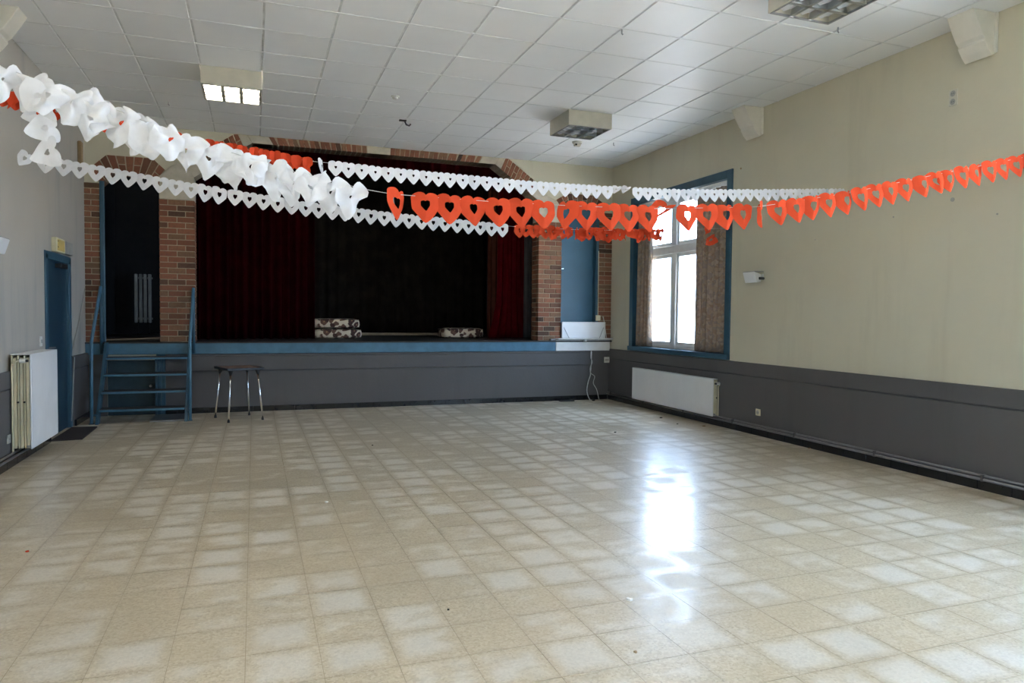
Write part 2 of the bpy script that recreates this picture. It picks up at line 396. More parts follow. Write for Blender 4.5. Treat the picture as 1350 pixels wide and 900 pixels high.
wb = struct(m.build('wall_back', 'cream_plaster'), 'cream wall around the brick arches of the stage', 'wall')

bk = B(-.5, .5, -.5, .5, -.5, .5).mesh('brick', 'brick')
bm = bmesh.new(); bm.from_mesh(bk); bmesh.ops.bevel(bm, geom=bm.edges[:], offset=.03, segments=1, affect='EDGES'); bm.to_mesh(bk); bm.free()
CH = .0815; J = .012
def brick(parent, x0, x1, z0, z1, y0=None, y1=None):
    y0 = YB-.018+rnd.uniform(-.003, .003) if y0 is None else y0; y1 = YB+.09 if y1 is None else y1
    put(bk, 'brick', parent, ((x0+x1)/2, (y0+y1)/2, (z0+z1)/2), (x1-x0, y1-y0, z1-z0))
def pier(name, x0, x1, z0, z1, reveal=0):
    """brick pier: alternating stretcher and header courses; reveal -1 / +1 bricks also along the side"""
    core = B(x0+.004, x1-.004, YB-.010, YB+.295, z0, z1).build(name, 'mortar', wb)
    n = round((z1-z0)/CH); st = (z1-z0)/n; wdt = x1-x0
    for k in range(n):
        a, b = z0+k*st+J/2, z0+(k+1)*st-J/2
        if wdt > .35: cuts = [0, .5, 1] if k % 2 else [0, .24, .745, 1]
        else: cuts = [0, 1] if k % 2 else [0, .45, 1]
        for c0, c1 in zip(cuts[:-1], cuts[1:]):
            e0 = 0 if c0 == 0 else J/2; e1 = 0 if c1 == 1 else J/2
            brick(core, x0+c0*wdt+e0-(.004 if c0 == 0 else 0), x0+c1*wdt-e1+(.004 if c1 == 1 else 0), a, b)
        if reveal:
            xs = (x0-.004, x0+.06) if reveal < 0 else (x1-.06, x1+.004)
            if k % 2: brick(core, *xs, a, b, YB+.102, YB+.30)
            else: brick(core, *xs, a, b, YB+.102, YB+.19); brick(core, *xs, a, b, YB+.202, YB+.30)
pier('brick_pillar', -1.285, -.82, ZS, 3.14, 1)
pier('brick_pillar', 4.66, 5.09, ZS, 3.14, -1)
pier('brick_jamb', XL, -2.05, ZS, 3.31)
pier('brick_jamb', 5.83, XR, 1.105, 3.36)

def arch(name, prof, t, spans, bw=.066):
    """voussoir ring over an inner profile; spans: (segment index, s0, s1, kind) along each straight run"""
    inner = [Vector((a, b)) for a, b in prof[1:-1]]
    nor = []
    for a, b in zip(inner[:-1], inner[1:]):
        d = (b-a).normalized(); nor.append(Vector((-d.y, d.x)))
    outer = []
    for i, q in enumerate(inner):
        if i == 0: outer.append(q+nor[0]*t)
        elif i == len(inner)-1: outer.append(q+nor[-1]*t)
        else:
            bsum = (nor[i-1]+nor[i]).normalized(); outer.append(q+bsum*(t/bsum.dot(nor[i])))
    ring = bpy.data.objects.new(name, None); link(ring, wb)
    mm = MB()
    for i in range(len(inner)-1):
        mm.prism_y([tuple(inner[i]), tuple(inner[i+1]), tuple(outer[i+1]), tuple(outer[i])], YB-.010, YB+.29)
    mb = None
    for (sg, s0, s1, kind) in spans:
        a, b, c, d = inner[sg], inner[sg+1], outer[sg], outer[sg+1]
        L = (b-a).length*(s1-s0); n = max(1, round(L/(bw+J))) if kind == 'brick' else 1
        for k in range(n):
            u0 = s0+(s1-s0)*k/n; u1 = s0+(s1-s0)*(k+1)/n; g = (J/2)/(b-a).length if kind == 'brick' else .001
            p0, p1, q0, q1 = a.lerp(b, u0+g), a.lerp(b, u1-g), c.lerp(d, u0+g), c.lerp(d, u1-g)
            yf = YB-.018+rnd.uniform(-.003, .003) if kind == 'brick' else YB-.024
            parts = [(0, 1)] if (k % 2 == 0 or kind != 'brick') else [(0, .47), (.53, 1)]
            for e0, e1 in parts:
                poly = [p0.lerp(q0, e0), p1.lerp(q1, e0), p1.lerp(q1, e1), p0.lerp(q0, e1)]
                zt = ZC-.004
                poly = [(p.x, min(p.y, zt)) for p in poly]
                if max(p[1] for p in poly)-min(p[1] for p in poly) < .012: continue
                MB().prism_y(poly, yf, YB+.30).build('brick' if kind == 'brick' else 'stone_block', 'brick' if kind == 'brick' else 'stone_cream', ring, .004)
    # mortar bed behind the voussoirs
    cl = [tuple((x, y, min(z, ZC-.006)) for x, y, z in mm.v)]
    mm.v = list(cl[0]); mm.build('mortar_bed', 'mortar', ring)
    return ring
arch('brick_arch', prof_main(), .235, [(0, .0, .22, 'stone'), (0, .22, .86, 'brick'), (0, .86, 1, 'stone'), (1, .0, .078, 'stone'), (1, .078, .445, 'brick'), (1, .445, .54, 'stone'), (1, .54, .925, 'brick'), (1, .925, 1, 'stone'), (2, 0, .13, 'stone'), (2, .13, .80, 'brick'), (2, .80, 1, 'stone')])
arch('brick_arch', prof_left(), .235, [(0, 0, 1, 'brick'), (1, 0, 1, 'brick'), (2, 0, 1, 'brick')])
arch('brick_arch', prof_right(), .20, [(0, 0, 1, 'brick'), (1, 0, 1, 'brick'), (2, 0, 1, 'brick')])
# springer stones over the pillars
MB().prism_y([(-1.285, 3.14), (-.82, 3.14), (-.82, 3.47), (-.88, 3.60), (-1.00, 3.68), (-1.13, 3.62), (-1.285, 3.46)], YB-.022, YB+.29).build('springer_stone', 'stone_cream', wb, .006)
MB().prism_y([(4.66, 3.14), (5.09, 3.14), (5.09, 3.40), (4.98, 3.52), (4.80, 3.60), (4.70, 3.56), (4.66, 3.47)], YB-.022, YB+.29).build('springer_stone', 'stone_cream', wb, .006)

# stage front: grey wall faces, blue nosing
sf = struct(B(-1.22, XR-.013, YB-.012, YB+.01, 0, .63).build('trim_3', 'grey_paint'), 'grey painted front of the stage', 'wall trim')
B(-1.22, XR-.035, YB-.034, YB+.01, .63, .885).build('upper_band', 'grey_paint', sf, .004)
B(-1.22, XR-.035, YB-.042, YB+.01, .845, .885).build('top_moulding', 'grey_paint', sf, .006)
B(XL, 4.985, YB-.06, YB+.02, .885, ZS-.012).build('trim_4', 'blue_paint', None, .006)
struct(bpy.data.objects['trim_4'], 'light blue painted edge board of the stage', 'wall trim')
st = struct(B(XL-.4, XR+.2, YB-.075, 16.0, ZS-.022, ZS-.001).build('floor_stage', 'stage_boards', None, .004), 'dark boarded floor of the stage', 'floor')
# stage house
sh = struct(B(XL-.5, XL-.36, Y1, 16.2, .8, 4.8).build('wall_stage_left', 'shaded_stage_grey'), 'dim grey side wall of the stage', 'wall')
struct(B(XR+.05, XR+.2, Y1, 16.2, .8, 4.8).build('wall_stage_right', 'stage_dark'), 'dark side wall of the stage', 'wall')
struct(B(XL-.5, XR+.2, 16.0, 16.2, .8, 4.8).build('wall_stage_back', 'shaded_stage_grey'), 'dim grey end wall of the stage', 'wall')
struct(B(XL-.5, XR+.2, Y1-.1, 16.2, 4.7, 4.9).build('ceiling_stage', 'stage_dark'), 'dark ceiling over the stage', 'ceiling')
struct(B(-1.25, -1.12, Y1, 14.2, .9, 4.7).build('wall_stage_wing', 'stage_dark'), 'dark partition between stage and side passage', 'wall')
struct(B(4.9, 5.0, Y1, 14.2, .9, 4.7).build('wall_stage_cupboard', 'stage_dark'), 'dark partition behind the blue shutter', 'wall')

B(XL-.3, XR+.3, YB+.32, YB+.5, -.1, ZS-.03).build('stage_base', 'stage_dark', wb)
B(XL+.034, -1.975, YB-.012, YB+.01, 0, .885).build('side_panel', 'grey_paint', sf)
# under-stage door beside the steps
d3 = struct(B(-1.98, -1.34, YB+.05, YB+.09, 0, .80).build('door_3', 'teal_dark', None, .004), 'dark low door under the stage behind the blue steps', 'door')
B(-1.34, -1.22, YB-.03, YB+.06, 0, .885).build('door_frame', 'blue_trim', d3, .006)
MB().tube([(-1.42, YB+.05, .42), (-1.42, YB-.01, .42)], .018, 10).build('door_knob', 'dull_steel', d3)

# ------------------------------------------------------------------ doors and windows
d1 = struct(B(XL-.06, XL-.02, DOOR[0]+.05, DOOR[1]-.05, .008, DOOR[3]-.05).build('door_1', 'door_blue', None, .003), 'dark blue door in the greyish white wall', 'door')
fm = MB(); 
fm.box(XL-.09, XL+.016, DOOR[0]-.055, DOOR[0]+.05, 0, DOOR[3]+.0); fm.box(XL-.09, XL+.016, DOOR[1]-.05, DOOR[1]+.055, 0, DOOR[3]); fm.box(XL-.09, XL+.016, DOOR[0]-.055, DOOR[1]+.055, DOOR[3]-.05, DOOR[3]+.04)
fm.build('door_frame', 'blue_trim', d1, .004)
B(XL-.02, XL+.05, 9.92, 10.22, 2.02, 2.075).build('door_closer', 'black_plastic', d1, .006)
hd = B(XL-.02, XL-.012, DOOR[0]+.09, DOOR[0]+.13, .95, 1.17).build('handle_plate', 'dull_steel', d1, .002)
MB().tube([(XL-.012, DOOR[0]+.11, 1.07), (XL+.035, DOOR[0]+.11, 1.07), (XL+.035, DOOR[0]+.22, 1.07)], .009, 8).build('handle', 'dull_steel', d1)

def window(name, side, y0, y1, z0, z1, label):
    """casement pair with transom lights in a plastered reveal; side +1 right wall, -1 left wall"""
    x = XR if side > 0 else XL
    X = lambda a, b: (x+a, x+b) if side > 0 else (x-b, x-a)          # depth into the wall
    c = .10
    m = MB(); xa = X(-.022, .10)
    m.box(*xa, y0-c+.0, y0+.012, z0-.06, z1+c); m.box(*xa, y1-.012, y1+c, z0-.06, z1+c); m.box(*xa, y0+.012, y1-.012, z1-.012, z1+c)
    root = struct(m.build(name, 'blue_trim', None, .004), label, 'window')
    B(*X(-.05, .17), y0-c, y1+c, z0-.075, z0-.0).build('window_sill', 'blue_trim', root, .005)
    ym = y0+(y1-y0)*.60; zt = z0+(z1-z0)*.65
    m = MB(); xf = X(.15, .22)
    f = .075
    m.box(*xf, y0, y0+f, z0, z1); m.box(*xf, y1-f, y1, z0, z1); m.box(*xf, y0, y1, z1-f, z1); m.box(*xf, y0, y1, z0, z0+f*.7)
    m.build('outer_frame', 'white_paint', root, .004)
    B(*X(.135, .22), ym-.06, ym+.06, z0, z1).build('mullion', 'white_paint', root, .006)
    B(*X(.13, .22), y0, y1, zt-.065, zt+.065).build('transom', 'white_paint', root, .006)
    for (a, b) in ((y0+f, ym-.06), (ym+.06, y1-f)):
        for (e, g) in ((z0+f*.7, zt-.065), (zt+.065, z1-f)):
            m = MB(); xs = X(.155, .20); q = .055
            m.box(*xs, a, a+q, e, g); m.box(*xs, b-q, b, e, g); m.box(*xs, a+q, b-q, g-q, g); m.box(*xs, a+q, b-q, e, e+q)
            sa = m.build('sash', 'white_paint', root, .004)
            B(*X(.176, .180), a+q-.005, b-q+.005, e+q-.005, g-q+.005).build('pane', 'window_glass', sa)
    return root
window('window_1', 1, *WIN_R[0], 'bright window with a blue casing between patterned curtains')
n = 2
for a in WIN_R[1:]: window('window_%d' % n, 1, *a, 'tall window with a blue casing behind the viewer'); n += 1
for a in ADDED_WIN_L: window('window_%d' % n, -1, *a, 'unseen tall window added in the door wall for more light'); n += 1
# outside ground and a neighbouring pale wall
struct(B(-40, 40, -40, 50, -.6, -.4).build('ground_outside', 'outside_paving'), 'pale paving outside the windows', 'ground')

def drape(path, z0, z1, folds, amp, seed, nz=10, flare=.0, puddle=0.0, sub=7):
    """hanging pleated cloth along a 2-D path, thickened"""
    R = random.Random(seed); m = MB(); P = [Vector(q) for q in path]; N = folds*sub+1
    L = sum((b-a).length for a, b in zip(P[:-1], P[1:]))
    ph = [R.uniform(.6, 1.4) for _ in range(folds+2)]
    def at(t):
        s_ = t*L
        for a, b in zip(P[:-1], P[1:]):
            l = (b-a).length
            if s_ <= l+1e-6: return a.lerp(b, s_/l), (b-a).normalized()
            s_ -= l
        return P[-1], (P[-1]-P[-2]).normalized()
    rows = []
    for side in (0, 1):
        for k in range(nz+1):
            tz = k/nz; z = z1+(z0-z1)*tz; row = []
            for i in range(N):
                t = i/(N-1); q, d = at(t); nn = Vector((-d.y, d.x)); a = t*folds*2*math.pi
                A = amp*ph[int(t*folds)]*(.55+.45*tz+flare*max(0, tz-.75)*4)
                w_ = math.sin(a+.5*math.sin(a*.31+seed)+.3*tz*math.sin(seed+t*9))*A
                w_ += .25*amp*math.sin(a*2.3+seed*1.7)
                spread = 1+puddle*max(0, tz-.7)**2*8
                tt = (t-.5)*spread+.5; q2 = P[0].lerp(P[-1], tt) if puddle else q
                o_ = nn*(w_+(.004 if side else 0))
                row.append((q2.x+o_.x, q2.y+o_.y, z+(.012*math.sin(a)*amp*10 if k == nz and not puddle else 0)))
            rows.append(row)
    n_ = N; vs = [v for r in rows for v in r]; fs = []; H = (nz+1)*N
    for k in range(nz):
        for i in range(N-1):
            a = k*n_+i; fs.append((a, a+1, a+n_+1, a+n_)); fs.append((H+a, H+a+n_, H+a+n_+1, H+a+1))
    for k in range(nz):
        for i in (0, N-1):
            a = k*n_+i; fs.append((a, a+n_, H+a+n_, H+a))
    for i in range(N-1):
        fs.append((i, H+i, H+i+1, i+1)); b = nz*n_+i; fs.append((b, b+1, H+b+1, H+b))
    return m.add(vs, fs)
XC = XR+.075
def wcurtain(y0, y1, folds, seed, label):
    t = thing('window_curtain', label, 'curtain', (XC, (y0+y1)/2, .99))
    o = (XC, (y0+y1)/2, .99)
    drape([(XC, y0), (XC, y1)], 1.01, 3.33, folds, .055, seed).build('cloth', 'window_curtain', t, smooth=True, origin=o).location = (0, 0, 0)
    m = MB(); m.box(XC-.012, XC+.012, y0, y1, 3.335, 3.365); q = m.build('heading_tape', 'white_paint', t, origin=o); q.location = (0, 0, 0)
    k = int((y1-y0)/.09)
    for i in range(k):
        yy = y0+(i+.5)*(y1-y0)/k
        q = MB().tube([(XC, yy, 3.36), (XC-.012, yy, 3.385), (XC, yy, 3.40)], .006, 6).build('curtain_hook', 'white_plastic', t, origin=o); q.location = (0, 0, 0)
wcurtain(8.14, 8.93, 6, 3, 'wide patterned brown curtain nearer the wall lamp, beside the bright window')
wcurtain(10.17, 10.60, 4, 5, 'narrow patterned brown curtain on the stage side of the bright window')
tag(MB().tube([(XC, 8.08, 3.40), (XC, 10.62, 3.40)], .010, 8).build('curtain_rail', 'white_plastic'), 'white curtain rail above the window curtains', 'curtain rail')

# ------------------------------------------------------------------ stage drapes
def stage_drape(name, path, z0, z1, folds, amp, seed, mat, label, **kw):
    o = drape(path, z0, z1, folds, amp, seed, **kw).build(name, mat, smooth=True); return tag(o, label, 'curtain')
stage_drape('stage_curtain', [(-1.08, 12.25), (.98, 12.62)], ZS+.01, 4.5, 15, .055, 2, 'shaded_red_velvet', 'red velvet stage curtain coloured as in shade beside the brick pillar by the steps')
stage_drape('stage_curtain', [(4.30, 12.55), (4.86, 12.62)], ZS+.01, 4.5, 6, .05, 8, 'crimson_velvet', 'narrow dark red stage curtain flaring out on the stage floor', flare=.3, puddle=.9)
stage_drape('stage_curtain', [(4.16, 12.78), (4.42, 12.80)], ZS+.03, 4.5, 3, .03, 6, 'rust_drape', 'narrow rust brown drape behind the flaring red curtain')
stage_drape('stage_curtain', [(4.62, 12.02), (4.86, 12.12)], ZS+.03, 4.5, 3, .025, 9, 'grey_drape', 'grey drape between the red curtain and the brick pillar')
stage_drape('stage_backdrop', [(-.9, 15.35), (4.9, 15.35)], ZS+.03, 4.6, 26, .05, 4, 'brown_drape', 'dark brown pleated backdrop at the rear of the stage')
stage_drape('stage_valance', [(-1.1, 11.86), (4.86, 11.86)], 3.75, 4.6, 30, .03, 12, 'shaded_red_velvet', 'short red valance coloured as in shade hanging under the stage arch', nz=4)
tag(B(1.9, 4.3, 14.55, 14.75, ZS, ZS+.05).build('floor_batten', 'pale_wood', None, .006), 'pale wooden batten lying on the stage floor', 'batten')

def cushion(name, cx, cy, cz, lx, ly, lz, rz, label):
    t = thing(name, label, 'cushion', (cx, cy, cz), 'floral cushions on the stage'); t.rotation_euler = (0, 0, rz)
    bm = bmesh.new(); bmesh.ops.create_cube(bm, size=1); bmesh.ops.subdivide_edges(bm, edges=bm.edges[:], cuts=7, use_grid_fill=True)
    for v in bm.verts:
        c = v.co*2; e = 5.0
        r_ = max(abs(c.x), abs(c.y), abs(c.z))
        l = (abs(c.x)**e+abs(c.y)**e+abs(c.z)**e)**(1/e)
        c = c*(r_/l); b_ = 1+.10*noise.noise(Vector((c.x*2+cx, c.y*2, c.z+cz)))
        v.co = Vector((c.x*lx/2*(1+.02*b_), c.y*ly/2, c.z*lz/2*b_+lz/2*.98))
    me = bpy.data.meshes.new('cover'); bm.to_mesh(me); bm.free(); me.materials.append(MATS['floral_cushion'])
    for q in me.polygons: q.use_smooth = True
    put(me, 'cover', t, (0, 0, 0))
    for z in (.16, .84):
        a, b = lx/2*.985, ly/2*.985; path = []
        for k in range(33):
            an = 2*math.pi*k/32; c_, s_ = math.cos(an), math.sin(an); l = (abs(c_)**6+abs(s_)**6)**(1/6); path.append((a*c_/l, b*s_/l, lz*z))
        MB().tube(path, .007, 5, False).build('piping', 'floral_cushion', t, smooth=True)
cushion('floral_cushion', 1.37, 12.95, ZS+.001, .86, .62, .17, .03, 'brown floral cushion lying underneath another one on the stage')
cushion('floral_cushion', 1.34, 12.95, ZS+.180, .86, .62, .17, -.02, 'brown floral cushion on top of another one on the stage')
cushion('floral_cushion', 3.70, 13.0, ZS+.001, .80, .6, .19, -.05, 'brown floral cushion lying alone by the flaring red curtain')

# ------------------------------------------------------------------ radiators
def radiator(name, side, xf, y0, y1, z0, z1, layers, label, gap=.062):
    """steel panel radiator on a side wall: side +1 right / -1 left; near end is y0"""
    xw = XR if side > 0 else XL; t = thing(name, label, 'radiator', (xw, (y0+y1)/2, z0)); o = (xw, (y0+y1)/2, z0)
    X = lambda a, b: tuple(sorted((xf+side*a, xf+side*b)))            # depth behind the front face
    def part(m, nm, mt, bv=0, sm=False):
        q = m.build(nm, mt, t, bv, origin=o, smooth=sm); q.location = (0, 0, 0); return q
    part(B(*X(0, .016), y0, y1, z0, z1), 'front_panel', 'white_enamel', .006)
    ribs = MB(); n_ = int((y1-y0)/.05)
    for i in range(1, n_):
        yy = y0+i*(y1-y0)/n_; a = xf; ribs.add([(a, yy-.012, z0+.04), (a-side*.0022, yy, z0+.05), (a, yy+.012, z0+.04), (a, yy-.012, z1-.04), (a-side*.0022, yy, z1-.05), (a, yy+.012, z1-.04)], [(0, 1, 4, 3), (1, 2, 5, 4)])
    part(ribs, 'pressed_ribs', 'white_enamel')
    for k in range(1, layers):
        dd = k*gap
        part(B(*X(dd, dd+.014), y0+.004, y1-.004, z0+.01, z1-.01), 'inner_panel', 'cream_enamel', .004)
    fins = MB(); dep = (layers-1)*gap
    for i in range(int((y1-y0-.1)/.045)):
        yy = y0+.05+i*.045; fins.box(*X(.018, dep-.002), yy, yy+.004, z0+.05, z1-.03)
    part(fins, 'convector_fins', 'cream_enamel')
    for k in range(layers-1):
        dd = k*gap+.020
        part(B(*X(dd, dd+gap-.026), y0+.002, y0+.012, z0+.012, z1-.035), 'end_strip', 'cream_enamel', .003)
        part(MB().tube([(xf+side*(dd+.04), y0, z0+(z1-z0)*.5), (xf+side*(dd+.04), y0-.008, z0+(z1-z0)*.5)], .010, 8), 'end_clip', 'black_plastic')
    g = MB(); g.box(*X(.0, dep+.016), y0, y1, z1-.004, z1+.004); part(g, 'top_cover', 'white_enamel', .002)
    part(MB().tube([(xf+side*.04, y0-.02, z1-.06), (xf+side*.09, y0-.02, z1-.06)], .022, 10), 'valve_head', 'white_plastic', 0)
    part(MB().tube([(xf+side*.02, y0-.02, z1-.06), (xf+side*.04, y0-.02, z1-.06)], .014, 10), 'valve_body', 'black_plastic')
    part(MB().tube([(xf+side*.09, y0-.02, z1-.06), (xf+side*.11, y0-.03, z1-.06), (xw-side*.048, y0-.03, z1-.10), (xw-side*.048, y0-.03, .14)], .009, 8), 'supply_pipe', 'cream_enamel')
    for yy in (y0+.25, y1-.25):
        part(B(*sorted((xf+side*dep, xw-side*.0265)), yy, yy+.03, z0+.06, z1-.06), 'wall_bracket', 'white_enamel', .002)
    part(MB().tube([(xf+side*.03, y0+.02, z0+.03), (xf+side*.03, y0-.015, z0+.03)], .013, 8), 'drain_plug', 'dull_steel')
radiator('panel_radiator', 1, XR-.115, 8.20, 10.43, .125, .645, 2, 'long low white panel radiator under the bright window')
radiator('panel_radiator', -1, XL+.20, 8.03, 9.0, .15, 1.075, 4, 'tall white panel radiator beside the dark blue door', .052)
# old column radiator in the dark side passage, dimness put into its grey
t = thing('column_radiator', 'pale column radiator in the dark passage behind the steps', 'radiator', (-2.06, 15.7, ZS))
for k in range(4):
    m = MB(); x = -.12+k*.08; m.box(x-.028, x+.028, -.10, .0, .22, 1.18); m.build('column', 'grey_plastic', t, .012, 2)
MB().tube([(-.15, -.05, .30), (.17, -.05, .30)], .02, 8).build('lower_header', 'grey_plastic', t); MB().tube([(-.15, -.05, 1.1), (.17, -.05, 1.1)], .02, 8).build('upper_header', 'grey_plastic', t)
for x in (-.1, .1): B(x-.015, x+.015, -.07, -.03, 0, .24).build('foot', 'shaded_stage_grey', t)

def run_pipe(name, side, y0, y1, z, label):
    x = XR-.072 if side > 0 else XL+.072
    t = thing(name, label, 'pipe', (x, y0, z))
    MB().tube([(0, 0, 0), (0, (y1-y0), 0)], .013, 10).build('pipe_run', 'pipe_grey', t, smooth=True)
    MB().tube([(side*.014, 0, .032), (side*.014, (y1-y0), .032)], .011, 10).build('return_run', 'pipe_grey', t, smooth=True)
    yy = .6
    while yy < y1-y0:
        B(*sorted((-side*.016, side*.044)), yy, yy+.02, -.016, .045).build('pipe_clip', 'grey_paint', t); yy += 1.15
run_pipe('heating_pipe', 1, 2.6, YB-.05, .100, 'twin grey heating pipes along the foot of the window wall')
run_pipe('heating_pipe', -1, 4.5, 9.0, .100, 'twin grey heating pipes along the foot of the door wall')

# ------------------------------------------------------------------ ceiling lamps
def lamp(x0, y0, lit, label, depth=.20):
    t = thing('ceiling_lamp', label, 'lamp', (x0+.3125, y0+.3125, ZC), 'square louvre ceiling lamps')
    h = .312; k = .012
    m = MB(); m.box(-h, h, -h, -h+k, -depth, 0); m.box(-h, h, h-k, h, -depth, 0); m.box(-h, -h+k, -h+k, h-k, -depth, 0); m.box(h-k, h, -h+k, h-k, -depth, 0)
    m.build('housing', 'lamp_beige', t, .003)
    dz = .026 if lit else .065
    B(-h+k, h-k, -h+k, h-k, -depth+dz, -depth+.075).build('reflector', 'lit_diffuser' if lit else 'white_enamel', t)
    q = h-k-.014
    m = MB()
    for (a, b, c, d) in ((-h+k, h-k, -h+k, -q), (-h+k, h-k, q, h-k), (-h+k, -q, -q, q), (q, h-k, -q, q)): m.box(a, b, c, d, -depth-.004, -depth+.01)
    m.build('bezel', 'dull_steel', t)
    for i in (1, 2):
        c = -q+2*q*i/3
        for ax in (0, 1):                                            # V-shaped louvre blades
            w0, w1, za, zb = (.006, .019, -depth+.024, -depth-.002) if lit else (.004, .017, -depth+.06, -depth)
            L = q
            prof = [(-w0, za), (w0, za), (w1, zb), (-w1, zb)]
            if ax: a = [(-L, c+p, z) for p, z in prof]; b = [(L, c+p, z) for p, z in prof]
            else: a = [(c+p, -L, z) for p, z in prof]; b = [(c+p, L, z) for p, z in prof]
            MB().prism(a, b).build('louvre_blade', 'lamp_beige' if lit else 'steel_louvre', t)
    if not lit:
        for i in range(3):
            for j in range(3):                                       # mirror pyramids in the cells
                s_ = 2*q/3; cx, cy = -q+s_*(i+.5), -q+s_*(j+.5); r_ = s_/2-.018
                MB().add([(cx-r_, cy-r_, -depth+.055), (cx+r_, cy-r_, -depth+.055), (cx+r_, cy+r_, -depth+.055), (cx-r_, cy+r_, -depth+.055), (cx, cy-r_, -depth+.02), (cx, cy+r_, -depth+.02)],
                         [(0, 1, 4), (1, 2, 5, 4), (2, 3, 5), (3, 0, 4, 5), (3, 2, 1, 0)]).build('reflector_cell', 'mirror_reflector', t)
    return t
lamp(-.535, 8.41, True, 'square ceiling lamp with brightly lit louvres')
for yy, wh in ((4.035, 'over the crumpled white garland'), (-.34, 'above the viewer'), (-4.1, 'by the rear wall')): lamp(-.535, yy, True, 'lit square louvre ceiling lamp '+wh)
lamp(3.825, 8.41, False, 'unlit square louvre ceiling lamp nearer the stage')
lamp(3.93, 4.15, False, 'unlit square louvre ceiling lamp between the window wall corbels')

# corbels
def corbel(side, y0, y1, label):
    xw = XR if side > 0 else XL; t = thing('corbel', label, 'corbel', (xw, (y0+y1)/2, 3.80), 'ceiling corbels')
    prof = [(0, .37), (.30, .37), (.245, .27), (.175, .16), (.145, .135), (.15, .115), (.105, .05), (.055, .0), (0, .03)]
    a = [(-side*p, -(y1-y0)/2, z) for p, z in prof]; b = [(-side*p, (y1-y0)/2, z) for p, z in prof]
    MB().prism(a, b).build('bracket', 'corbel_cream', t, .004)
    B(*sorted((0, -side*.035)), -(y1-y0)/2-.012, (y1-y0)/2+.012, .03, .37).build('back_plate', 'corbel_cream', t, .004)
corbel(1, 4.42, 4.67, 'cream plaster corbel above the double wall socket')
corbel(1, 7.43, 7.68, 'cream plaster corbel next to the window casing')
corbel(-1, 7.43, 7.68, 'cream plaster corbel over the greyish white wall')

# small ceiling fittings
q = pix(521, 127, 2, ZC); t = thing('smoke_detector', 'small round white smoke detector on the ceiling', 'smoke detector', (q.x, q.y, ZC))
MB().tube([(0, 0, .001), (0, 0, -.012)], [.055, .05], 20).build('base', 'white_plastic', t); MB().tube([(0, 0, -.012), (0, 0, -.03), (0, 0, -.036)], [.04, .034, .02], 16).build('cover', 'white_plastic', t)
q = pix(531, 158, 2, ZC); t = thing('ceiling_hook', 'black hook fitting on the ceiling near the stage', 'hook', (q.x, q.y, ZC))
B(-.05, .05, -.02, .02, -.02, .001).build('hook_plate', 'black_plastic', t, .004); MB().tube([(.03, 0, -.02), (.05, 0, -.06), (.09, 0, -.07), (.11, 0, -.045)], .012, 8).build('hook_arm', 'black_plastic', t)
q = pix(761, 187, 2, ZC); t = thing('detector_box', 'small beige sensor on the ceiling beside the unlit lamp', 'sensor', (q.x, q.y, ZC))
MB().tube([(0, 0, .001), (0, 0, -.03)], [.08, .07], 16).build('base', 'lamp_beige', t); B(-.05, .05, -.03, .03, -.07, -.028).build('sensor_head', 'lamp_beige', t, .008); B(-.045, -.015, -.032, -.028, -.06, -.035).build('lens', 'black_plastic', t)
for (u, v, lb) in ((809, 188, 'tiny dark ceiling hook by the beige sensor'), (820, 39, 'tiny dark ceiling hook above the long white garland'), (222, 134, 'tiny dark ceiling hook near the lit lamp'), (1105, 36, 'tiny dark ceiling hook near a window wall corbel')):
    q = pix(u, v, 2, ZC); tag(MB().tube([(q.x, q.y, ZC), (q.x, q.y, ZC-.035), (q.x+.012, q.y, ZC-.045)], .008, 6).build('small_hook', 'dull_steel'), lb, 'hook')

# ------------------------------------------------------------------ wall fittings
def socket(name, side, y, z, gang, label, mat='white_plastic', wy=.085, wz=.085):
    x = XR-.012*0 if side > 0 else XL; x -= side*(.026 if z < .75 else .0); t = thing(name, label, 'socket', (x, y, z))
    hz = wz/2*gang
    B(*sorted((0, -side*.014)), -wy/2, wy/2, -hz, hz).build('cover_plate', mat, t, .004)
    for k in range(gang):
        c = -hz+wz*(k+.5)
        MB().tube([(-side*.0142, 0, c), (-side*.0155, 0, c)], .027, 16).build('socket_ring', 'grey_plastic', t)
        for e in (-.009, .009): MB().tube([(-side*.0155, e, c), (-side*.0165, e, c)], .004, 6).build('pin_hole', 'black_plastic', t)
socket('wall_socket', 1, 7.36, .295, 1, 'small cream socket low on the dark wainscot past the radiator', 'cream_enamel')
socket('wall_socket', 1, 4.81, 3.55, 2, 'double socket high on the cream wall beneath a corbel', 'lamp_beige', .085, .075)
socket('wall_socket', -1, 7.93, .275, 1, 'small socket low on the wainscot before the tall radiator', 'grey_plastic')
t = thing('corner_socket', 'white square socket on the grey band below the white shelf', 'socket', (6.0, YB-.034, .715))
B(-.052, .052, -.02, 0, -.052, .052).build('cover_plate', 'white_plastic', t, .005)
for e in (-.018, .018): B(e-.012, e+.012, -.0225, -.0195, -.018, .018).build('socket_insert', 'grey_plastic', t)
t = thing('light_switch', 'small white light switch beside the dark blue door', 'switch', (XL, 9.17, 1.16))
B(0, .012, -.04, .04, -.055, .055).build('cover_plate', 'white_plastic', t, .003); B(.012, .018, -.012, .012, -.02, .02).build('rocker', 'grey_plastic', t, .002)

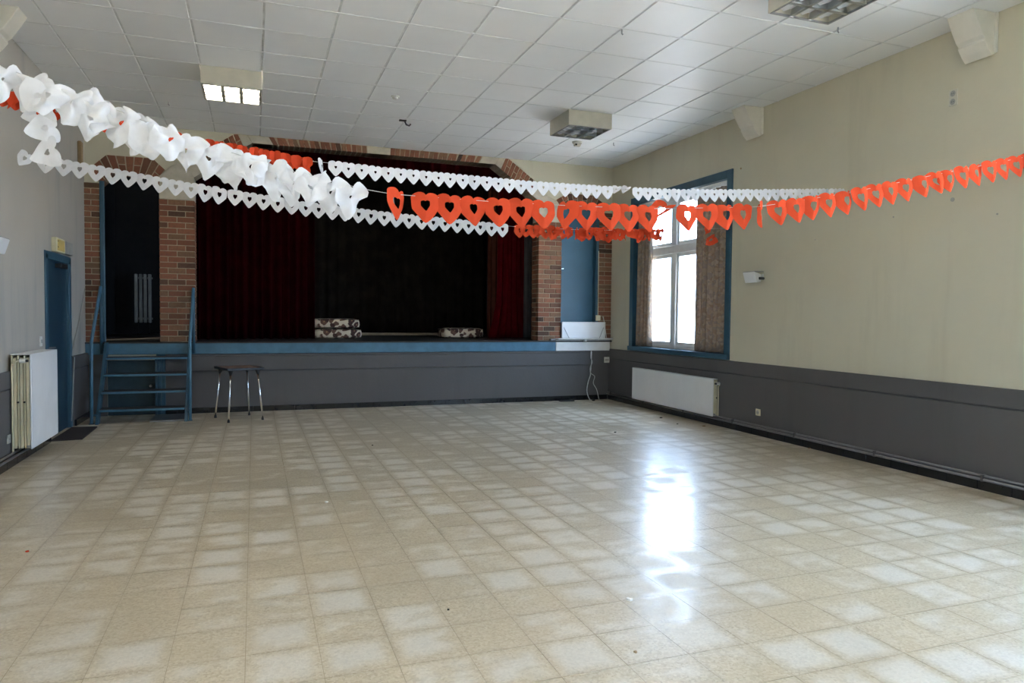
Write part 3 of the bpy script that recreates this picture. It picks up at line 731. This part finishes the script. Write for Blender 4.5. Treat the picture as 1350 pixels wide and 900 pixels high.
def spot(side, y, z, label):
    xw = XR if side > 0 else XL; t = thing('wall_lamp', label, 'lamp', (xw, y, z))
    B(*sorted((0, -side*.02)), -.05, .05, -.04, .04).build('wall_plate', 'white_plastic', t, .004)
    MB().tube([(-side*.02, -.07, -.02), (-side*.10, -.085, -.02), (-side*.10, -.06, -.02)], .018, 8).build('arm', 'black_plastic', t)
    # trapezoid floodlight head
    m = MB(); a = [(-side*.05, -.06, -.06), (-side*.05, .06, -.06), (-side*.05, .06, .035), (-side*.05, -.06, .035)]
    b = [(-side*.16, -.11, -.075), (-side*.16, .11, -.075), (-side*.20, .11, .06), (-side*.20, -.11, .06)]
    m.prism(a, b).build('lamp_head', 'white_enamel', t, .004)
    m = MB(); c = [(-side*.161, -.10, -.068), (-side*.161, .10, -.068), (-side*.199, .10, .052), (-side*.199, -.10, .052)]; d = [(p[0]-side*.006, p[1], p[2]) for p in c]
    m.prism(c, d).build('lamp_glass', 'white_enamel', t)
    B(*sorted((-side*.05, -side*.20)), -.11, .11, .058, .068).build('top_cowl', 'grey_plastic', t, .002)
spot(1, 7.40, 2.02, 'small white flood lamp on the cream wall beside the curtained window')
spot(-1, 7.33, 2.07, 'small flood lamp on the greyish white wall above the tall radiator')

t = thing('exit_light_box', 'yellowed emergency light box above the dark blue door', 'emergency light', (XL, 10.08, 2.20))
B(0, .055, -.40, .0, 0, .17).build('yellow_housing', 'yellowed_plastic', t, .006); B(0, .055, .003, .40, 0.005, .165).build('grey_diffuser', 'grey_plastic', t, .006)
B(.055, .059, -.36, -.04, .02, .15).build('yellow_panel', 'yellow_plastic', t, .002)
for e in (.05, .12): B(.058, .062, -.355, -.335, e, e+.015).build('clip', 'black_plastic', t)
# surface cable on the left wall and small pipe stub
c0, c1, c2 = pix(112, 380, 0, XL+.008), pix(93, 470, 0, XL+.008), pix(93, 500, 0, XL+.045)
tag(MB().tube([(XL+.008, c0.y, c0.z), (XL+.008, (c0.y+c1.y)/2+.05, (c0.z+c1.z)/2), (XL+.008, c1.y+.03, c1.z+.02), (XL+.045, c1.y+.03, c1.z-.01), (XL+.045, c2.y+.03, .1)], .006, 6).build('surface_cable', 'grey_plastic'), 'thin grey cable slanting down the wall beside the blue door', 'cable')
c0 = pix(103, 188, 0, XL); tag(B(XL, XL+.05, c0.y-.06, c0.y+.05, 3.50, 3.80).build('pipe_stub', 'debris_tan', None, .01), 'short brownish pipe casing high in the corner by the arch', 'pipe')

# ------------------------------------------------------------------ right alcove: blue shutter, white counter
struct(B(5.09, 5.80, YB+.10, YB+.14, 1.08, 3.50).build('door_2', 'shutter_blue', None, .003), 'light blue shutter closing the narrow brick arch', 'door')
B(5.775, 5.83, YB-.012, YB+.14, 1.08, 3.36).build('shutter_frame', 'blue_trim', bpy.data.objects['door_2'], .003)
B(5.10, 5.19, YB+.088, YB+.102, 2.335, 2.35).build('shutter_latch', 'chrome', bpy.data.objects['door_2'], .003)
t = thing('counter_shelf', 'white counter shelf with apron under the blue shutter', 'shelf', (5.53, YB, .885))
B(-.535, .53, -.05, .01, 0, .195).build('apron', 'white_paint', t, .004)
B(-.54, .53, -.17, .1, .205, .222).build('shelf_board', 'white_paint', t, .004)
B(-.02, .02, -.14, .0, .17, .206).build('bracket', 'white_paint', t, .003)
t = thing('hatch_flap', 'white fold-up flap with metal stays on the counter shelf', 'flap', (5.525, YB-.06, 1.108))
B(-.425, .42, .0, .022, .002, .285).build('flap_panel', 'white_enamel', t, .004)
fm = MB(); fm.box(-.43, .425, -.012, .0, .27, .29); fm.box(-.43, -.41, -.012, .0, .0, .27); fm.box(.405, .425, -.012, .0, .0, .27); fm.build('flap_border', 'white_paint', t, .002)
for e in (-1, 1): MB().tube([(e*.39, -.005, .19), (e*.30, -.03, .006)], .005, 6).build('stay_arm', 'dull_steel', t)
t = thing('junction_box', 'small yellowed junction box in the corner above the white flap', 'switch', (5.815, YB-.018, 1.47))
B(-.045, .045, -.035, 0, -.05, .05).build('cover', 'cream_enamel', t, .006); MB().tube([(0, -.015, .05), (0, -.012, 1.2)], .006, 6).build('conduit', 'cream_enamel', t)
def cord(name, pts, r, mat, label):
    P = [Vector(p) for p in pts]; path = []
    for i in range(len(P)-1):
        a, b, c, d = P[max(i-1, 0)], P[i], P[i+1], P[min(i+2, len(P)-1)]
        for k in range(8):
            u = k/8; path.append(.5*((2*b)+(c-a)*u+(2*a-5*b+4*c-d)*u*u+(3*b-a-3*c+d)*u**3))
    path.append(P[-1]); return tag(MB().tube(path, r, 6).build(name, mat, smooth=True), label, 'cable')
yc = YB-.055
cord('power_cord', [(5.68, yc, .88), (5.67, yc-.01, .76), (5.70, yc, .68), (5.66, yc-.01, .57), (5.67, yc, .45), (5.63, yc, .33), (5.60, yc-.01, .16), (5.64, yc-.05, .012), (5.66, yc-.16, .008)], .008, 'cord_white', 'white cord hanging from the white shelf to the floor')
cord('power_cord', [(5.69, yc, .87), (5.68, yc-.015, .70), (5.67, yc-.02, .56), (5.67, yc-.02, .48), (5.75, yc-.01, .42), (5.73, yc, .30), (5.80, yc, .18), (5.83, yc-.03, .02), (5.81, yc-.10, .008)], .006, 'cord_white', 'second thinner white cord twisting down beside the hanging cord')
cord('power_cord', [(5.985, YB-.05, 1.115), (5.97, YB-.03, 1.25), (5.95, YB-.03, 1.38), (5.92, YB-.025, 1.5)], .006, 'cord_white', 'short white cord rising over the brick jamb beside the flap')
tag(B(5.63, 5.68, YB-.24, YB-.20, .0, .03).build('cord_plug', 'black_plastic', None, .008), 'black plug lying on the floor at the end of a white cord', 'plug')
tag(B(5.03, 5.30, YB-.20, YB-.10, .0, .018).build('flat_adapter', 'black_rubber', None, .006), 'flat black strip lying on the floor below the white shelf', 'strip')
tag(B(4.88, 4.985, YB-.07, YB-.02, 1.066, 1.10).build('hinge_clamp', 'dull_steel', None, .008), 'small dull metal clamp at the end of the white shelf', 'clamp')

# ------------------------------------------------------------------ blue steps
t = thing('stage_steps', 'blue metal steps with dark treads leading up to the stage', 'steps', (-1.42, 11.0, 0)); so = (-1.42, 11.0, 0)
def sp(m, nm, mt, bv=0, sm=False):
    q = m.build(nm, mt, t, bv, origin=so, smooth=sm); q.location = (0, 0, 0); return q
YF, YT = 10.62, 11.36
for x in (-1.96, -.885):
    m = MB(); a = [(x-.02, YF-.02, 0), (x-.02, YF+.09, 0), (x-.02, YT+.02, .97), (x-.02, YT+.02, 1.06), (x-.02, YT-.05, 1.06)]
    m.prism(a, [(x+.02, q[1], q[2]) for q in a]); sp(m, 'stringer', 'blue_trim', .003)
for k in range(4):
    z = .195+.222*k; y = YF+.03+(YT-YF)*.235*k
    tr = sp(B(-1.94, -.905, y, y+.23, z-.028, z), 'tread', 'step_rubber', .003)
    q = B(-1.94, -.905, y-.006, y+.004, z-.036, z-.008).build('tread_nosing', 'blue_paint', tr, .002, origin=so); q.location = (0, 0, 0)
for x in (-2.03, -.835):
    m = MB().tube([(x, YF+.05, 0), (x, YF+.07, .6), (x, YF+.09, 1.09), (x, YT-.02, 1.82), (x, YT+.0, 1.85)], .021, 10); sp(m, 'handrail', 'blue_paint', 0, True)
    m = MB().tube([(x, YT+.02, .90), (x, YT+.02, 1.86)], .021, 10); sp(m, 'upper_post', 'blue_trim', 0, True)
    sp(B(x-.03, x+.03, YF+.02, YF+.08, 0, .012), 'base_plate', 'blue_trim', .002)
    xs = -1.96 if x < -1.5 else -.885
    for yy, z in ((YF+.065, .12), (YT+.02, .95)):
        sp(MB().tube([(x, yy, z), (xs, yy, z)], .012, 8), 'rail_bolt', 'blue_trim')
for x in (-1.33, -1.275): sp(B(x-.014, x+.014, 11.30, 11.33, 0, .82), 'rear_support', 'blue_trim', .003)
sp(B(-1.34, -.90, 10.66, 11.30, .0, .02), 'bottom_plate', 'dull_steel', .003)
tag(B(-2.045, -1.985, YB-.035, YB+.02, ZS, 3.34).build('passage_post', 'blue_trim', None, .006), 'tall blue post in the brick arch above the steps', 'post')

# ------------------------------------------------------------------ small table
fr_, fl_, br_, bl_ = Vector((.11, 10.48)), Vector((-.33, 10.32)), Vector((-.07, 11.0)), Vector((-.52, 10.86))
cen = (fr_+fl_+br_+bl_)/4
t = thing('side_table', 'small wooden table with black edging and splayed chrome legs', 'table', (cen.x, cen.y, 0))
HT = .735
crn = [fl_, fr_, br_, bl_]; top = [cen+(c-cen)*1.06-cen for c in crn]
ins = [c*.93 for c in top]
MB().prism([(c.x, c.y, HT-.022) for c in ins], [(c.x, c.y, HT) for c in ins]).build('table_top', 'tabletop_wood', t, .002)
for i in range(4):
    a, b, c, d = top[i], top[(i+1) % 4], ins[(i+1) % 4], ins[i]
    MB().prism([(q.x, q.y, HT-.028) for q in (a, b, c, d)], [(q.x, q.y, HT+.004) for q in (a, b, c, d)]).build('edge_strip', 'black_plastic', t, .003)
for c in crn:
    f_ = c-cen; h_ = f_*.80
    lg = MB().tube([(h_.x, h_.y, HT-.07), (f_.x, f_.y, .03)], [.0135, .0105], 12).build('leg', 'chrome', t, smooth=True)
    MB().tube([(f_.x, f_.y, .036), (f_.x*1.003, f_.y*1.003, .0)], [.015, .018], 12).build('foot_cap', 'black_rubber', lg)
    MB().tube([(h_.x*.97, h_.y*.97, HT-.024), (h_.x*1.003, h_.y*1.003, HT-.085)], [.036, .018], 12).build('leg_socket', 'black_plastic', lg)

# door mat
t = thing('door_mat', 'dark brown door mat in front of the blue door', 'mat', (-2.03, 9.93, 0))
MB().prism([(-.18, -.55, 0), (.14, -.50, 0), (.12, .47, 0), (-.18, .50, 0)], [(-.175, -.545, .012), (.135, -.495, .012), (.115, .465, .012), (-.175, .495, .012)]).build('mat_pile', 'mat_brown', t)

# ------------------------------------------------------------------ paper garlands
def heart_mesh(name, mat, W, H, hole, fold, crumple, seed, N=36, rings=4, freq=11):
    """cut-out paper heart hanging from its lobes (top at z=0, tip at z=-H), folded about the centre line"""
    R = random.Random(seed); so_ = Vector((R.uniform(-50, 50), R.uniform(-50, 50), R.uniform(-50, 50)))
    half = [(0, -.10), (.07, -.04), (.16, -.006), (.26, -.0), (.36, -.022), (.45, -.065), (.50, -.13), (.502, -.27), (.50, -.41), (.485, -.51), (.40, -.62), (.29, -.745), (.18, -.865), (.08, -.96), (.0, -1.0)]
    loop = half+[(-x, z) for x, z in half[-2:0:-1]]; N = len(loop)
    def hp(t): return loop[round(t/(2*math.pi)*N) % N]
    c = (0, -.40); m = MB(); vs = []
    for k in range(rings+1):
        f = k/rings
        for i in range(N):
            t = 2*math.pi*i/N; ox, oy = hp(t)
            hx, hy = c[0]+ox*hole, c[1]+(oy-c[1])*hole*(1.0 if oy > c[1] else 1.15)
            x, z = (hx+(ox-hx)*f)*W, (hy+(oy-hy)*f)*H
            y = fold*abs(x)+.10*fold*z
            if crumple:
                q = Vector((x, z, 0))*freq+so_
                y += crumple*noise.noise(q)*.055; x += crumple*noise.noise(q+Vector((9, 0, 3)))*.03; z += crumple*noise.noise(q*.8+Vector((0, 7, 5)))*.03
            vs.append((x, y, z))
    fs = [(k*N+i, k*N+(i+1) % N, (k+1)*N+(i+1) % N, (k+1)*N+i) for k in range(rings) for i in range(N)]
    m.add(vs, fs); me = m.mesh(name, mat)
    for q in me.polygons: q.use_smooth = True
    return me
def interp(pts, x):
    for (a, b), (c, d) in zip(pts[:-1], pts[1:]):
        if x <= c: return b+(d-b)*(x-a)/(c-a)
    a, b = pts[-2]; c, d = pts[-1]; return d+(d-b)/(c-a)*(x-c)
def garland(label, Y, top, x0, x1, pitch, meshes, yaw, tilt, seed, group=None, special=None, jit=.004, double=0.0, slope=.6, string=None, droop=None, droop_meshes=None):
    R = random.Random(seed); xm = (x0+x1)/2; zm = interp(top, xm)
    t = thing('paper_garland', label, 'garland', (xm, Y, zm)); o = (xm, Y, zm)
    sx0, sx1 = string or (x0, x1); path = []; k = 40
    for i in range(k+1):
        x = sx0+(sx1-sx0)*i/k; path.append((x-xm, .022, interp(top, x)-.022-zm))
    MB().tube(path, .0018, 5).build('string', 'cord_white', t)
    n = int((x1-x0)/pitch); i = 0
    for i in range(n+1):
        x = x0+pitch*i+R.uniform(-jit, jit); z = interp(top, x)
        sl = math.atan((interp(top, x+.1)-interp(top, x-.1))/.2)
        a = yaw(i, R); rx = R.gauss(0, tilt); ry = -sl*slope+R.gauss(0, tilt*.5); sc_ = 1
        if special:
            s_ = special(x, R)
            if s_: rx, a, ry, sc_ = s_[0]+rx, s_[1]+a, s_[2]+ry, s_[3]
        put(R.choice(meshes), 'paper_heart', t, (x-xm, R.uniform(-jit, jit), z-zm), (sc_, 1, sc_), (rx, ry, a))
        if R.random() < double:
            put(R.choice(meshes), 'paper_heart', t, (x-xm+R.uniform(-.03, .03), R.uniform(-.035, .035), z-zm-R.uniform(0, .035)), None, (rx+R.gauss(0, .3), R.gauss(0, .25), a+R.gauss(0, .8)))
    for (dx, dz, rot, k) in (droop or ()):
        dm = droop_meshes or meshes; put(dm[k % len(dm)], 'paper_heart', t, (dx-xm, R.uniform(-.02, .02), dz-zm), None, rot)
    return t
P = lambda pts, Y: [((q := pix(u, v, 1, Y)).x, q.z) for u, v in pts]
topA = [(-2.234, 3.03)]+P([(0, 80), (100, 116), (250, 177), (400, 224), (490, 245), (520, 250), (650, 260), (760, 266), (860, 270), (1000, 268), (1120, 250), (1240, 225), (1348, 204)], 4.0)+[(6.083, 2.89)]
topC = [(-2.234, 3.18)]+P([(0, 117), (250, 179), (408, 208), (415, 208), (500, 219), (700, 238), (805, 245), (900, 249), (1000, 249), (1120, 248)], 6.0)
topB = P([(22, 199), (110, 214), (250, 240), (400, 265), (520, 280), (640, 292), (680, 296), (760, 300), (865, 302), (965, 298)], 8.0)
WA = [heart_mesh('paper_heart', 'white_paper', .165, .200, .12, .25, 1.05, k, rings=6, freq=15) for k in range(7)]
RA = [heart_mesh('paper_heart', 'red_paper', .164, .178, .32, .34, .35, k+20) for k in range(4)]
WC = [heart_mesh('paper_heart', 'white_paper', .117, .130, .17, .22, .10, k+40) for k in range(3)]
WB_ = [heart_mesh('paper_heart', 'white_paper', .150, .168, .26, .15, .08, k+60) for k in range(3)]
RB = [heart_mesh('paper_heart', 'red_paper', .145, .160, .26, .4, .9, k+80) for k in range(5)]
RD = [heart_mesh('paper_heart', 'red_paper', .135, .13, .2, .3, .3, k+100) for k in range(3)]
xA = lambda u: interp([(pix(a, 250, 1, 4.0).x, pix(a, 250, 1, 4.0).x) for a in (0, 1)], 0) if False else pix(u, 250, 1, 4.0).x
xB = lambda u: pix(u, 280, 1, 8.0).x
xC = lambda u: pix(u, 235, 1, 6.0).x
WT_ = [heart_mesh('paper_heart', 'white_paper', .135, .150, .2, .25, .6, k+140) for k in range(4)]
tail = [(pix(u, v, 1, 4).x, pix(u, v, 1, 4).z, r_, k) for u, v, r_, k in ((60, 112, (.1, .5, .3), 0), (70, 142, (-.1, 1.25, -.35), 1), (78, 168, (.1, 1.40, .3), 2), (80, 198, (.05, 1.30, -.25), 3), (46, 132, (.1, -.2, -.3), 2))]
garland('crumpled bright white paper heart garland hanging in front with a drooping tail', 4.0, topA, -2.10, xA(478), .100, WA, lambda i, R: R.gauss(0, .35), .14, 1, jit=.014, double=.25, slope=.5, string=(-2.234, xA(521)), droop=tail, droop_meshes=WT_)
def twA(x, R):
    u0, u1 = xA(862), xA(896)
    if u0 < x < u1: return (1.15, .2, .1, 1)
    if xA(1000) < x < xA(1016): return (0, 1.25, .2, 1)
    if xA(738) < x < xA(752): return (0, -1.0, 0, 1)
    if x < xA(532): return (.1, .9, .15, 1)
garland('red paper heart garland running from the white garland to the cream wall', 4.0, topA, xA(528), 6.02, .147, RA, lambda i, R: R.gauss(0, .06), .05, 3, special=twA, jit=.006, slope=.5, string=(xA(521), 6.083))
garland('long white paper heart garland in front of the stage arch and window', 6.0, topC, xC(424), 6.03, .109, WC, lambda i, R: R.gauss(0, .05), .04, 5, slope=.6, jit=.003,
        special=lambda x, R: (1.1, 0, .1, .8) if xC(806) < x < xC(832) else ((0, 1.2, 0, 1.15) if x < xC(430) else None), string=(xC(408), 6.083))
garland('tightly bunched red paper garland partly behind the crumpled white one', 6.0, topC, -2.18, xC(408), .040, RD, lambda i, R: (.85 if i % 2 else -.85)+R.gauss(0, .1), .05, 6, slope=.6, string=(-2.234, xC(414)))
garland('white paper heart garland hung from the door wall across the brick pillar', 8.0, topB, xB(40), xB(678), .1415, WB_, lambda i, R: R.gauss(0, .05), .04, 7, slope=.7, jit=.003,
        special=lambda x, R: (0, .55, .1, 1.1) if xB(266) < x < xB(292) else ((.3, .8, .4, .9) if x < xB(52) else None), string=(xB(24), xB(690)))
rt = [(xB(936), pix(936, 296, 1, 8).z, (.2, .2, .4), 1), (xB(942), pix(942, 312, 1, 8).z, (.1, .9, -.9), 2)]
garland('short crumpled red paper garland tied to the end of a white one', 8.0, topB, xB(686), xB(872), .085, RB, lambda i, R: R.gauss(0, .5), .22, 9, slope=.5, jit=.012, double=.5, string=(xB(680), 6.083), droop=rt)
t = bpy.data.objects['paper_garland.001']; q = Vector((xA(517), 4.0, pix(517, 254, 1, 4).z))-t.location
MB().tube([q, q+Vector((-.005, 0, -.06)), q+Vector((.0, .005, -.12)), q+Vector((.012, .005, -.06)), q+Vector((.004, 0, 0))], .003, 5).build('string_loop', 'grey_plastic', t)

# ------------------------------------------------------------------ crumbs on the floor
D = [(830, 791, .022, 'debris_white', 'pale scrap of paper on the bare floor tiles'), (838, 860, .012, 'debris_tan', 'small tan crumb on the floor'), (430, 662, .016, 'debris_white', 'tiny white scrap on the floor beyond the worn patches'),
     (491, 587, .016, 'debris_dark', 'tiny dark crumb in the middle of the floor'), (872, 551, .03, 'debris_dark', 'dark leaf fragment on the floor under the long radiator'), (893, 559, .02, 'debris_dark', 'dark crumb on the floor beside the leaf fragment'),
     (928, 562, .03, 'debris_tan', 'brown leaf fragment on the floor near the radiator end'), (1043, 584, .022, 'debris_white', 'white crumb by the black skirting of the window wall'), (1067, 591, .022, 'debris_tan', 'brown crumb by the black skirting of the window wall'),
     (36, 727, .014, 'red_paper', 'tiny scrap of red paper on the floor'), (811, 570, .02, 'debris_dark', 'dark crumb on the shiny floor toward the stage corner'), (591, 804, .009, 'debris_dark', 'tiny dark speck on the bare floor')]
for i, (u, v, r_, mt, lb) in enumerate(D):
    q = pix(u, v, 2, 0); R = random.Random(i); m = MB(); n_ = 7
    a = [(q.x+math.cos(2*math.pi*k/n_)*r_*R.uniform(.5, 1), q.y+math.sin(2*math.pi*k/n_)*r_*R.uniform(.5, 1), .001) for k in range(n_)]
    b = [(x*.9+q.x*.1, y*.9+q.y*.1, .003+R.uniform(.1, .45)*r_) for x, y, z in a]
    tag(m.prism(a, b).build('floor_crumb', mt), lb, 'crumb')
